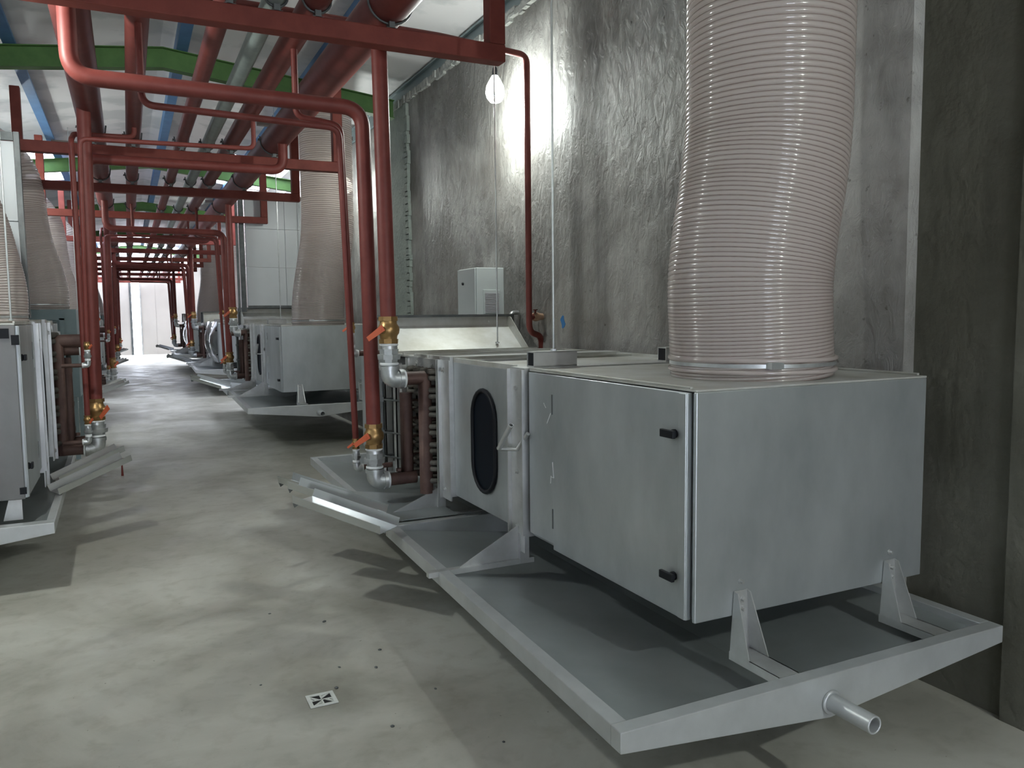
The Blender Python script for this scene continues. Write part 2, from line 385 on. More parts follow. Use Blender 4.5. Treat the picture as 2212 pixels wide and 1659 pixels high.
for nm, x, r, m, lab in PIPES:
    zc = 3.24+r+.0
    root = empty('overhead_pipe', (x, YB+.3, zc), lab, 'pipe', 'overhead pipes along the hall')
    MB().tube([(0, 0, 0), (0, YF-YB-.8, 0)], r, 24).build('pipe', m, root)
    for y in FY:
        ly = y-(YB+.3); mb = MB()
        pts = [(cos(t)*(r+.006), ly, sin(t)*(r+.006)) for t in [radians(200+k*14) for k in range(11)]]
        mb.tube([(-(r+.01), ly, .04)]+pts+[(r+.01, ly, .04)], .007, 6)
        mb.box(-.016, .016, ly-.03, ly+.03, 3.2-zc, -r+.004)
        mb.box(-.03, .03, ly-.03, ly+.03, 3.2-zc, 3.2-zc+.008)
        mb.bolt((-(r+.02), ly, .0), (0, 0, 1), .012, .02)
        mb.build('pipe_clamp', STEEL, root)
PXZ = {n: (x, 3.24+r) for n, x, r, m, l in PIPES}

# ------------------------------------------------------------------ riser pipes with valves
def valve(mb_parent, c, r, hdir, length=None):
    """vertical ball valve centred on c; returns part"""
    L = length or r*3.4
    mb = MB(); c = Vector(c)
    mb.lathe(c-Vector((0, 0, L/2)), (0, 0, 1), [(0, r*1.25), (L*.16, r*1.28)], 8)
    mb.lathe(c-Vector((0, 0, L/2)), (0, 0, 1), [(L*.16, r*1.08), (L*.28, r*1.12), (L*.38, r*1.35), (L*.5, r*1.42), (L*.62, r*1.35), (L*.72, r*1.12), (L*.84, r*1.08)], 20)
    mb.lathe(c-Vector((0, 0, L/2)), (0, 0, 1), [(L*.84, r*1.28), (L, r*1.25)], 8)
    h = Vector(hdir).normalized()
    mb.lathe(c+h*r*1.2, h, [(0, r*.5), (r*.6, r*.45), (r*.75, r*.25)], 10)
    v = mb.build('ball_valve', BRASS, mb_parent)
    s = h.cross(Vector((0, 0, 1))).normalized(); p = c+h*r*1.85
    d = (Vector((0, 0, -.55)) + s*0.8).normalized(); q = d.cross(h).normalized()
    hb = MB()
    w = r*.42; t = h*.006
    pts = [p-d*r*.6+q*w, p-d*r*.6-q*w, p+d*r*2.0-q*w*.75+h*r*.3, p+d*r*2.0+q*w*.75+h*r*.3]
    hb.prism(pts, t)
    hb.lathe(p, h, [(0, r*.3), (.01, r*.3)], 6)
    hb.build('valve_handle', HANDLE, v)
    return v
def tapes(parent, rings):
    for c, ax, r in rings: MB().lathe(Vector(c)-Vector(ax)*.006, ax, [(0, r), (.003, r*1.06), (.010, r*1.05), (.013, r)], 18).build('seal_tape', TAPE, parent)
def union_fit(parent, c, r, L):
    c = Vector(c); mb = MB()
    mb.lathe(c-Vector((0, 0, L/2)), (0, 0, 1), [(0, r*1.1), (L*.22, r*1.15)], 8)
    mb.lathe(c-Vector((0, 0, L/2)), (0, 0, 1), [(L*.22, r*1.5), (L*.5, r*1.58)], 8)
    mb.lathe(c-Vector((0, 0, L/2)), (0, 0, 1), [(L*.5, r*1.25), (L*.78, r*1.3)], 8)
    mb.lathe(c-Vector((0, 0, L/2)), (0, 0, 1), [(L*.78, r*1.12), (L, r*1.08)], 18)
    return mb.build('union_fitting', ZINC, parent)
def elbow(parent, c, r, dirx, R=None):
    """down then sideways to dirx; c = corner point"""
    R = R or r*1.45; c = Vector(c); d = Vector(dirx)
    pts = fillet([c+Vector((0, 0, R*1.25)), c, c+d*R*1.25], R, 8)
    mb = MB().tube(pts, r*1.18, 18)
    mb.lathe(pts[0], (0, 0, -1), [(-.0, r*1.34), (r*.55, r*1.34)], 18); mb.lathe(pts[-1], -d, [(0, r*1.34), (r*.55, r*1.34)], 18)
    return mb.build('pipe_elbow', ZINC, parent)
def riser(label, path, r, foot_z, tee_dir, tail, vz, group, bend=.12, hdir=(-1, 0, 0), drop=False):
    """path: list ending at a vertical leg (x,y,_); vz valve centre height; foot_z elbow height"""
    x, y, _ = path[-1]
    root = empty('riser_pipe', (x, y, foot_z), label, 'pipe', group)
    L = r*3.4; top = vz+L/2
    def loc(p): return (p[0]-x, p[1]-y, p[2]-foot_z)
    pts = [loc(p) for p in path[:-1]] + [loc((x, y, top-.01))]
    MB().tube(fillet(pts, bend, 8), r, 20).build('pipe', RED, root)
    valve(root, (0, 0, vz-foot_z), r, hdir)
    zb = vz-L/2-foot_z
    R = r*1.45
    ul = min(r*3.2, max(.03, zb - R*1.25 - .02))
    union_fit(root, (0, 0, (zb+R*1.25)/2), r*.98, ul)
    mid = MB().tube([(0, 0, zb), (0, 0, R*1.2)], r*.95, 16); mid.build('nipple', ZINC, root)
    elbow(root, (0, 0, 0), r*.95, tee_dir)
    d = Vector(tee_dir)
    tapes(root, [((0, 0, zb-.008), (0, 0, 1), r*1.12), ((0, 0, (zb+R*1.25)/2-ul/2-.004), (0, 0, 1), r*1.12), ((0, 0, R*1.25+.008), (0, 0, 1), r*1.14), (d*R*1.3, d, r*1.14)])
    if tail: MB().tube([d*R*1.25, d*tail], r*.86, 16).build('tail_pipe', BROWNP, root)
    return root
def riser_set_right(dy, k):
    o = ORD[k]; g = 'red riser pipes of the right-hand units'
    z1, z6, z2, z5 = PXZ['p1'][1], PXZ['p6'][1], PXZ['p2'][1], PXZ['p5'][1]; dz = .16 if k else 0
    riser('thick red return pipe dropping to the lower elbow of the %s right-hand coil' % o, [(-.21, 4.82+dy, z1), (-.21, 4.82+dy, 2.865), (1.335, 4.82+dy, 2.85), (1.35, 4.80+dy, 0)], .045, .575+dz, (1, 0, 0), .27, .86+dz, g, hdir=(-.75, -.65, 0))
    riser('thick red pipe falling straight from the largest overhead pipe to the %s right-hand coil' % o, [(1.40, 4.66+dy, z6), (1.40, 4.60+dy, 0)], .047, 1.225+dz, (1, 0, 0), .22, 1.52+dz, g, hdir=(-.75, -.65, 0))
    riser('thin red pipe falling low beside the %s right-hand thick return pipe' % o, [(.13, 5.02+dy, z2), (.13, 5.02+dy, 2.80), (1.24, 5.02+dy, 2.77), (1.30, 5.05+dy, 0)], .02, .62+dz, (1, 0, 0), .24, .78+dz, g, .07, hdir=(-.75, -.65, 0))
    riser('thin red pipe ending high beside the %s right-hand thick return pipe' % o, [(1.0, 5.12+dy, z5), (1.0, 5.12+dy, 2.84), (1.275, 5.12+dy, 2.81), (1.315, 5.15+dy, 0)], .02, 1.36+dz, (1, 0, 0), .22, 1.53+dz, g, .06, hdir=(-.75, -.65, 0))
for k in range(4): riser_set_right(7.72*k, k)
def riser_set_left(dy, k):
    o = ORD[k]; g = 'red riser pipes of the left-hand units'
    z1, z6, z2, z5 = PXZ['p1'][1], PXZ['p6'][1], PXZ['p2'][1], PXZ['p5'][1]
    riser('thick red pipe falling straight from the leftmost big pipe to the %s left-hand coil' % o, [(-.235, 7.30+dy, z1), (-.265, 7.30+dy, 0)], .052, .55, (-1, 0, 0), .25, .87, g, hdir=(.75, -.65, 0))
    riser('thick red pipe crossing under the hanger frames to the %s left-hand coil' % o, [(1.41, 7.92+dy, z6), (1.41, 7.92+dy, 3.0), (-.28, 7.92+dy, 2.99), (-.30, 7.92+dy, 0)], .045, 1.33, (-1, 0, 0), .22, 1.6, g, hdir=(.75, -.65, 0))
    riser('thin red pipe with a short crossing leg beside the %s left-hand thick riser' % o, [(.13, 7.72+dy, z2), (.13, 7.72+dy, 3.16), (-.33, 7.72+dy, 3.15), (-.33, 7.2+dy, 3.0), (-.325, 7.2+dy, 0)], .021, .62, (-1, 0, 0), .18, .80, g, .06, hdir=(.75, -.65, 0))
    riser('thin red pipe with a long crossing leg beside the %s left-hand thick riser' % o, [(1.0, 6.9+dy, z5), (1.0, 6.9+dy, 2.98), (-.26, 6.95+dy, 2.965), (-.29, 6.95+dy, 0)], .018, 1.25, (-1, 0, 0), .18, 1.4, g, .06, hdir=(.75, -.65, 0))
for k in range(4): riser_set_left(7.72*k, k)

# thin pipe over the frames to the wall, with two wall taps
r = empty('wall_pipe', (2.8, 5.5, 1.3), 'thin red pipe crossing high and dropping down the concrete wall', 'pipe')
MB().tube(fillet([(-2.9, 0, 2.32), (-.7, 0, 2.29), (0, 0, 2.245), (0.0, 0, .17), (.16, .1, .13), (.17, .12, -.02)], .07, 8), .024, 16).build('pipe', RED, r)
mb = MB().tube([(0, 0, .285), (.1, .07, .285)], .022, 12); mb.build('branch', RED, r)
mb = MB().lathe((.05, .035, .285), (.1, .05, 0), [(0, .024), (.02, .034), (.05, .036), (.08, .028), (.12, .026), (.16, .03), (.2, .024)], 14); t = mb.build('wall_tap', BEIGE, r)
MB().lathe((.07, .03, .315), (0, 0, 1), [(0, .008), (.02, .008), (.02, .02), (.028, .02)], 8).build('tap_handle', RED, t)
mb = MB().lathe((.17, .12, .0), (0, 0, -1), [(-.02, .024), (.01, .036), (.04, .042), (.08, .036), (.1, .026)], 14); t = mb.build('wall_tap', BEIGE, r)
MB().lathe((.13, .1, -.03), (-1, -.4, 0), [(0, .008), (.02, .008), (.02, .022), (.028, .022)], 8).build('tap_handle', RED, t)
tag(MB().tube(fillet([(2.95, 6.0, 1.62), (2.86, 5.95, 1.62), (2.86, 5.95, 1.50), (2.8, 6.0, 1.3)], .04, 5), .018, 10).build('drain_hose', ZINC), 'short grey hose on a wall tap behind the hopper', 'hose')

# ------------------------------------------------------------------ air heating unit (local: x right from its left face, y from its front, z from its bottom)
def oval(cy, cz, hw, hh, n=12):
    pts = []
    for k in range(n+1):
        t = pi*k/n; pts.append((cy+hw*cos(t), cz+(hh-hw)+hw*sin(t)))
    for k in range(n+1):
        t = pi+pi*k/n; pts.append((cy+hw*cos(t), cz-(hh-hw)+hw*sin(t)))
    return pts
def make_unit():
    root = empty('heating_unit', (0, 0, 0), 'x', 'heater')
    h = MB(); h.box(.012, 1.14, .004, 1.22, 0, .79)
    h.build('housing', GALV, root, .004)
    ep = MB().box(.0, 1.142, -.012, .004, -.005, .795); ep.build('end_panel', GALV, root, .004)
    tp = MB().box(.0, 1.142, -.012, 1.22, .795, .803); tp.box(.0, .012, .02, 1.22, .803, .812); tp.box(1.128, 1.14, .02, 1.22, .803, .812)
    tp.build('top_panel', TOPD, root, .002)
    dr = MB(); dr.box(-.014, .008, .02, .97, -.002, .792); dr.box(-.010, .008, .97, 1.21, .02, .792)
    dr.box(-.02, -.012, .02, .06, .0, .79)
    d = dr.build('access_door', GALV, root, .003)
    for z in (.645, .14):
        k = MB().lathe((-.014, .085, z), (-1, 0, 0), [(0, .016), (.012, .016), (.014, .011), (.02, .011)], 16); k.box(-.044, -.03, .06, .135, z-.014, z+.014)
        k.box(-.03, -.012, .075, .10, z-.01, z+.01)
        k.build('door_knob', BLACK, d, .003)
    for z in (.66, .14):
        MB().box(-.0165, -.013, .968, .976, z-.045, z+.045).build('hinge_slot', STEEL, d)
    c = MB()
    for (y0, z0, y1, z1) in ((1.02, .57, .985, .62), (.97, .40, .96, .33), (.96, .33, .985, .33), (.985, .335, .99, .30), (1.03, .64, 1.05, .66)):
        c.tube([(-.0155, y0, z0), (-.0155, y1, z1)], .0016, 4)
    c.build('scratch_mark', CHALK, d)
    # joint flange with bolts and slots
    f = MB(); f.box(-.026, -.02, 1.235, 1.385, -.09, .80); f.box(-.045, -.02, 1.375, 1.385, -.09, .80); f.box(-.04, -.026, 1.225, 1.235, .0, .80)
    for z in (.71, .30, .03): f.bolt((-.026, 1.31, z), (-1, 0, 0), .014, .014)
    for z in (.66, .56, .36, .26, .16): f.box(-.029, -.025, 1.24, 1.29, z, z+.004)
    f.box(-.02, 1.16, 1.235, 1.385, -.01, .808)
    f.build('joint_flange', GALV2, root)
    # pipe handle on the flange
    hd = MB().tube([(-.11, 1.34, .415), (-.03, 1.30, .41), (-.022, 1.20, .50)], .010, 10)
    hd.tube([(-.11, 1.34, .415), (-.105, 1.21, .545)], .012, 12, False); hd.torus((-.105, 1.21, .545), (.005, -.13, .13), .011, .003, 12, 5)
    hd.build('pipe_handle', GALV2, root)
    # window section
    ws = MB().box(0, 1.14, 1.385, 2.20, .0, .79); ws.build('window_section', GALV, root, .003)
    tp = MB().box(0, 1.14, 1.39, 2.2, .79, .797)
    for x in (0.0, 1.12): tp.box(x, x+.02, 1.39, 2.9, .797, .815)
    tp.box(0.0, 1.14, 2.19, 2.21, .797, .82); tp.box(0.05, 1.14, 2.02, 2.03, .797, .812)
    tp.build('section_top', TOPD, root)
    pts = oval(1.755, .385, .15, .275)
    ring = MB(); P = [(-.008, y, z) for y, z in pts]; P.append(P[0]); P.append(P[1]); ring.tube(P, .0125, 8, False); fr = ring.build('window_gasket', BLACK, root)
    g = MB().prism([(-.004, y, z) for y, z in oval(1.755, .385, .145, .27)], (.003, 0, 0)); g.build('window_pane', DGLASS, fr)
    # second flange
    f = MB(); f.box(-.03, -.022, 2.2, 2.37, -.035, .80); f.box(-.05, -.022, 2.36, 2.37, -.035, .80); f.box(-.05, -.03, 2.33, 2.338, -.035, .8)
    for z in (.74, .02): f.bolt((-.03, 2.29, z), (-1, 0, 0), .016, .014)
    f.box(-.022, 1.16, 2.2, 2.37, -.01, .82); f.build('coil_flange', GALV2, root)
    # coil
    MB().box(.03, 1.12, 2.38, 2.98, .02, .78).build('coil_block', FIN, root)
    cb = MB()
    for col in range(4):
        y = 2.44+col*.13
        for i in range(13):
            z = .05+i*.056
            R = .03
            pts = [(.03, y-R, z)]+[(-.02-R*sin(t)*1.5, y-R*cos(t), z+.018*(i % 2)) for t in [pi*q/6 for q in range(7)]]+[(.03, y+R, z)]
            cb.tube(pts, .0165, 8)
    cb.build('return_bends', COILM, root)
    cp = MB().box(.0, .02, 2.95, 3.1, -.05, .78); cp.box(-.03, .0, 2.95, 2.96, -.05, .78)
    for z in (.72, .4, .05): cp.bolt((.0, 3.03, z), (-1, 0, 0), .014, .014)
    cp.build('coil_end_plate', GALV2, root)
    # headers
    hp = MB().tube(fillet([(-.30, 2.47, .685), (-.085, 2.47, .685), (-.085, 2.47, -.03)], .02, 2), .041, 18)
    hp.lathe((-.3, 2.47, .685), (1, 0, 0), [(0, .046), (.05, .046)], 14)
    for i in range(10): hp.tube([(-.085, 2.47, .03+i*.066), (.02, 2.47, .03+i*.066)], .01, 6)
    hp.build('supply_header', BROWNP, root)
    hp = MB().tube(fillet([(-.30, 2.72, .025), (-.125, 2.72, .025), (-.125, 2.72, .575)], .02, 2), .041, 18)
    for i in range(9): hp.tube([(-.12, 2.72, .06+i*.058), (.02, 2.72, .06+i*.058)], .009, 6)
    hp.lathe((-.06-.12, 2.72, .07), (0, 0, 1), [(0, .02), (.02, .02)], 6)
    hp.build('return_header', BROWNP, root)
    # second, thinner coil behind
    MB().box(.03, 1.12, 3.12, 3.45, .02, .78).build('rear_coil_block', FIN, root)
    fr = MB()
    for y in (3.14, 3.40): fr.box(-.06, -.052, y, y+.06, -.06, .74); fr.box(-.06, -.01, y, y+.008, -.06, .74)
    for y in (2.92,): fr.box(-.085, -.078, y, y+.05, .02, .74); fr.box(-.085, -.05, y, y+.006, .02, .74)
    fr.build('angle_posts', GALV2, root)
    th = MB().tube([(-.12, 3.28, .02), (-.12, 3.28, .70)], .02, 12)
    for z in (.08, .25, .48, .62): th.tube([(-.12, 3.28, z), (.03, 3.28, z)], .009, 6); th.tube([(-.12, 3.28, z), (-.02, 3.05, z)], .007, 6); th.lathe((-.12, 3.28, z-.015), (0, 0, 1), [(0, .028), (.03, .028)], 6)
    th.build('thin_header', STEEL, root)
    # rear section and hopper
    MB().box(0, 1.14, 3.46, 4.25, .0, .79).build('rear_section', GALV, root, .003)
    tc = MB().box(-.01, 1.15, 2.37, 3.46, .785, .797)
    for y in (2.62, 2.86, 3.1, 3.34): tc.box(-.01, 1.15, y, y+.02, .797, .812)
    tc.build('coil_top_cover', TOPD, root)
    lg = MB()
    for x, w in ((-.03, .05),): 
        lg.box(-.02, .0, 2.4, 2.98, .70, .795); lg.bolt((-.02, 2.5, .75), (-1, 0, 0), .016, .012); lg.bolt((-.02, 2.8, .75), (-1, 0, 0), .026, .01)
    lg.build('coil_top_rail', GALV2, root)
    hop = MB()
    y0, y1, z0, z1 = 3.52, 3.80, .79, 1.03
    hop.hexa([(.03, y0, z0), (1.11, y0, z0), (1.11, y1, z1-.05), (.03, y1, z1-.05), (.03, y0, z0+.004), (1.11, y0, z0+.004), (1.11, y1, z1-.046), (.03, y1, z1-.046)])
    hop.box(.03, 1.11, y1, y1+.004, z1-.06, z1+.02)
    for x in (.02, 1.11): hop.prism([(x, y0-.12, z0), (x, y1+.1, z0), (x, y1+.1, z1+.02), (x, y1-.06, z1+.02)], (.004, 0, 0))
    hop.bolt((.1, y1, z1-.02), (0, -1, 0), .012, .008); hop.bolt((.95, y1, z1-.02), (0, -1, 0), .012, .008)
    ho = hop.build('hopper', TOPD, root)
    rim = MB().box(-.02, 1.16, y1+.1, y1+.13, z1-.25, z1+.04); rim.box(-.02, 1.16, y1-.03, y1+.13, z1+.02, z1+.04); rim.box(1.13, 1.16, y1-.03, y1+.13, z0, z1+.04)
    rim.build('hopper_rim', STEEL, ho)
    # suspension brackets on top
    for x0 in (.05, .83):
        b = MB(); y = 1.27; zz = .808; s = .075; L = .24; t = .006
        b.box(x0, x0+L, y, y+s, zz, zz+t); b.box(x0, x0+L, y, y+s, zz+s-t, zz+s); b.box(x0, x0+L, y, y+t, zz, zz+s); b.box(x0, x0+L, y+s-t, y+s, zz, zz+s)
        o = b.build('square_tube_bracket', GALV2, root)
        MB().box(x0+.004, x0+.01, y+t, y+s-t, zz+t, zz+s-t).build('end_cap', BLACK, o)
    # side gussets to the tray
    for y in (1.30, 2.44):
        g = MB().prism([(-.02, y, .04 if y < 2 else .0), (-.02, y, -.14), (-.36, y, -.14)], (0, .005, 0))
        g.box(-.5, .05, y-.015, y+.02, -.155, -.13); g.box(-.03, .02, y-.02, y+.03, -.15, .0)
        g.build('tray_bracket', GALV2, root)
    # tapered front legs
    for x in (.20, .955):
        l = MB(); zt, zb_ = .085, -.13; w0, w1 = .030, .045
        yt, yb = -.014, -.10
        # web plate + two side flanges
        l.hexa([(x-w1, yb+.08, zb_), (x+w1, yb+.08, zb_), (x+w1, yb+.086, zb_), (x-w1, yb+.086, zb_), (x-w0, yt-.004, zt), (x+w0, yt-.004, zt), (x+w0, yt, zt), (x-w0, yt, zt)])
        for sx in (-1, 1):
            l.hexa([(x+sx*w1, yb-.01, zb_), (x+sx*(w1-.004), yb-.01, zb_), (x+sx*(w1-.004), yb+.086, zb_), (x+sx*w1, yb+.086, zb_), (x+sx*w0, yt-.02, zt-.005), (x+sx*(w0-.004), yt-.02, zt-.005), (x+sx*(w0-.004), yt, zt), (x+sx*w0, yt, zt)])
        l.bolt((x, -.018, .055), (0, -1, 0), .012, .02); l.bolt((x, -.018, .02), (0, -1, 0), .012, .02); l.bolt((x, -.012, .115), (0, -1, 0), .01, .016)
        l.box(x-w1, x+w1, -.25, -.01, zb_-.006, zb_); l.box(x-w1, x-w1+.005, -.25, -.01, zb_-.03, zb_); l.box(x+w1-.005, x+w1, -.25, -.01, zb_-.03, zb_)
        l.build('tray_leg', GALV2, root)
    return root
U = make_unit()
# ------------------------------------------------------------------ drip tray (local: origin at the near left corner of the rim top)
def make_tray(w=1.72, L=2.53, vee=.085):
    root = empty('drip_tray', (0, 0, 0), 'x', 'tray')
    rw, rh = .055, .065
    fr = MB(); m = w*.48
    fr.prism([(0, 0, 0), (w, 0, 0), (w, 0, -rh), (m, 0, -rh-vee), (0, 0, -rh)], (0, rw, 0)); fr.build('front_rail', TRAY, root, .003)
    MB().prism([(0, L-rw, 0), (w, L-rw, 0), (w, L-rw, -rh), (m, L-rw, -rh-vee), (0, L-rw, -rh)], (0, rw, 0)).build('rear_rail', TRAY, root, .003)
    MB().box(0, rw, rw, L-rw, -rh, 0).build('side_rail', TRAY, root, .003)
    MB().box(w-rw, w, rw, L-rw, -rh, 0).build('side_rail', TRAY, root, .003)
    p = MB(); t = .003; a = rw; b = w-rw; za = -.028; zm = -rh-vee+.02
    for x0, z0, x1, z1 in ((a, za, m, zm), (m, zm, b, za)):
        p.hexa([(x0, rw, z0-t), (x1, rw, z1-t), (x1, L-rw, z1-t), (x0, L-rw, z0-t), (x0, rw, z0), (x1, rw, z1), (x1, L-rw, z1), (x0, L-rw, z0)])
    p.build('pan', PAN, root)
    mb = MB(); zo = -rh-vee*.35; xo = m
    seg = 20
    mb.tube([(xo, .0, zo), (xo, -.17, zo)], .030, seg, False); mb.tube([(xo, -.17, zo), (xo, .0, zo)], .023, seg, False)
    mb.torus((xo, -.17, zo), (0, 1, 0), .0265, .0035, 20, 6); mb.torus((xo, -.004, zo), (0, 1, 0), .034, .007, 20, 6)
    op = mb.build('outlet_pipe', TRAY, root); op.data.name = 'outlet'
    return root
T = make_tray()
for ch in T.children:
    for v in ch.data.vertices:
        if v.co.y > -.01: v.co.x += .07*(v.co.y/2.53)*max(0, 1-v.co.x/1.72)
SHEET = mat('bent_sheet', (0.52, 0.54, 0.55), 0.22, 0.85, (0.62, 0.64, 0.65), 3, 5)
def flashing(loc, d, width, length, label, group, lip=.045):
    """bent sheet strip: length along d (3D), lips folded up"""
    d = Vector(d).normalized(); s = Vector((0, 0, 1)).cross(d).normalized(); n = d.cross(s).normalized()
    o = Vector(loc); root = empty('sheet_flashing', o, label, 'sheet', group)
    t = .0025; A = [(-width/2-lip*.25, lip), (-width/2, 0), (width/2, 0), (width/2+lip*.25, lip)]
    mb = MB()
    for i in range(3):
        (a0, b0), (a1, b1) = A[i], A[i+1]
        P = [s*a0+n*b0, s*a1+n*b1, s*a1+n*b1+d*length, s*a0+n*b0+d*length]
        mb.hexa([p-n*t for p in P]+P)
    mb.build('web', SHEET, root)
    # triangular closing tab at the free end
    MB().prism([s*(-width/2)+d*length, s*(width/2)+d*length, s*(width/2-.01)+n*(-.03)+d*(length-.01)], tuple(d*.002)).build('end_tab', SHEET, root)
    return root

units = []; trays = []
U.location = (1.705, 2.13, .54); U['label'] = 'galvanised air heating unit with black oval window, right in front'; U['group'] = 'air heating units'
T.location = (1.21, 1.825, .41); T['label'] = 'large galvanised drip tray with outlet pipe under the nearest right-hand unit'; T['group'] = 'drip trays'
T2 = copy_tree(T); T2.location = (1.29, 4.42+.0, .405); T2.scale = (.95, .95, 1); T2['label'] = 'rear drip tray behind the riser pipes of the nearest right-hand unit'
for ch in list(T2.children):
    if ch.name.startswith('outlet_pipe'): bpy.data.objects.remove(ch)
for k in (1, 2, 3):
    dy = 7.72*k; o = ORD[k]
    c = copy_tree(U); c.location = (1.66 if k == 1 else 1.69, 2.13+dy, .70)
    c['label'] = 'galvanised air heating unit, %s in the right-hand row' % o
    t = copy_tree(T); t.location = (1.20, 1.82+dy, .56); t['label'] = 'drip tray under the %s unit of the right-hand row' % o
    t = copy_tree(T2); t.location = (1.25, 4.42+dy, .55); t['label'] = 'rear drip tray of the %s unit of the right-hand row' % o
    units.append(c)
    if k >= 2:   # bulged bright covers on the corridor face
        for y0, y1 in ((.0, 1.2), (1.4, 2.2)):
            mb = MB(); n = 8; vs = []
            for i in range(n+1):
                for j in range(n+1):
                    u, v = i/n, j/n; vs.append((-.02-.11*sin(pi*u)*sin(pi*v), y0+(y1-y0)*u, -.03+.86*v))
            mb.add(vs, [(i*(n+1)+j, (i+1)*(n+1)+j, (i+1)*(n+1)+j+1, i*(n+1)+j+1) for i in range(n) for j in range(n)], True)
            mb.build('bulged_cover', SHINY, c)
for k in range(4):
    dy = 7.72*k; o = ORD[k]
    c = copy_tree(U); c.location = (-.60, 5.5+dy, .54); c.scale = (-1, .75, 1.3); c['label'] = 'tall galvanised air heating unit, %s in the left-hand row' % o
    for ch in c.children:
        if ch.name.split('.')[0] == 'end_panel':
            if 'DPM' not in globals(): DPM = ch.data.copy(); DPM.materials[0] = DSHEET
            ch.data = DPM; ch['label'] = 'sheet end panel with shade painted into its grey'
    for ch in list(c.children):
        if ch.name.split('.')[0] in ('tray_leg', 'tray_bracket', 'pipe_handle', 'square_tube_bracket', 'hopper'):
            for g in list(ch.children): bpy.data.objects.remove(g)
            bpy.data.objects.remove(ch)
    for x in (.02, .95):
        lg = MB(); lg.hexa([(x, .0, -.10), (x+.10, .0, -.10), (x+.10, .02, -.10), (x, .02, -.10), (x, .0, .05), (x+.05, .0, .05), (x+.05, .02, .05), (x, .02, .05)])
        lg.build('tray_leg', GALV2, c)
    for b_ in ((.03, .075, .735, .78), (-.02, .02, .705, .75), (-.01, .025, .02, .05)):
        MB().box(b_[0], b_[1], -.03, -.012, b_[2], b_[3]).build('tube_end_cap', BLACK, c)
    t = copy_tree(T); t.location = (-.44, 5.28+dy, .42); t.scale = (-.85, 1.6, 1); t['label'] = 'drip tray under the %s unit of the left-hand row' % o
    for ch in list(t.children):
        if ch.name.startswith('outlet_pipe'): bpy.data.objects.remove(ch)
# blue-grey cabinet section and little box on the left, further back
for k, y in enumerate((10.3, 18.0, 25.7)):
    r = empty('blower_cabinet', (-.52, y, .72), 'blue-grey painted steel blower cabinet, %s on the left' % ORD[k], 'cabinet', 'blue-grey blower cabinets')
    MB().box(-1.25, 0, 0, 1.2, 0, 1.0).build('cabinet_body', BLUEG, r, .004)
    f = MB()
    for z0, z1 in ((.88, .93), (.66, .71), (.2, .25)): f.box(-1.1, -.12, -.03, 0, z0, z1)
    for x in (-1.1, -.17, -.38): f.box(x, x+.05, -.03, 0, .2 if x > -.3 else .25, .9 if x != -.38 else .66)
    f.build('stiffening_frame', BLUEG, r)
    MB().box(-1.05, -.2, -.01, 0, .72, .86).build('dark_recess', STEEL, r)
    for lx, ly in ((-1.2, .05), (-.06, .05), (-1.2, 1.15), (-.06, 1.15)): MB().box(lx-.025, lx+.025, ly-.025, ly+.025, -.72, 0).build('leg', BLUEG, r)

# loose flashings resting against the tray rims
g = 'loose bent sheets on the tray rims'
for k in range(4):
    dy = 7.72*k; z = .02 + (.15 if k else 0); o = ORD[k]
    flashing((1.14, 4.72+dy, .47+z), (-.40, .62, .10), .11, .52, 'bent sheet strip, upper one of the fan by the %s right-hand riser pipes' % o, g)
    flashing((1.25, 4.32+dy, .46+z), (-.52, .58, .15), .10, .62, 'bent sheet strip, middle one of the fan by the %s right-hand riser pipes' % o, g)
    flashing((1.20, 4.02+dy, .45+z), (-.50, .60, .16), .17, .58, 'bent sheet strip, lowest one of the fan by the %s right-hand riser pipes' % o, g)
    flashing((-.50, 6.15+dy, .43), (.62, .28, .22), .16, .52, 'bent sheet strip, nearer one on the %s left-hand tray' % o, g)
    flashing((-.52, 6.60+dy, .43), (.62, .28, .24), .14, .50, 'bent sheet strip, farther one on the %s left-hand tray' % o, g)
# tapered cover plates lying over the tray joint by the riser foot
p = MB().prism([(1.27, 4.38, .415), (1.72, 4.34, .42), (1.72, 4.95, .42), (1.25, 5.25, .43)], (0, 0, .003)).build('cover_plate', PAN)
tag(p, 'flat grey cover plate over the tray joint below the riser elbows', 'sheet')

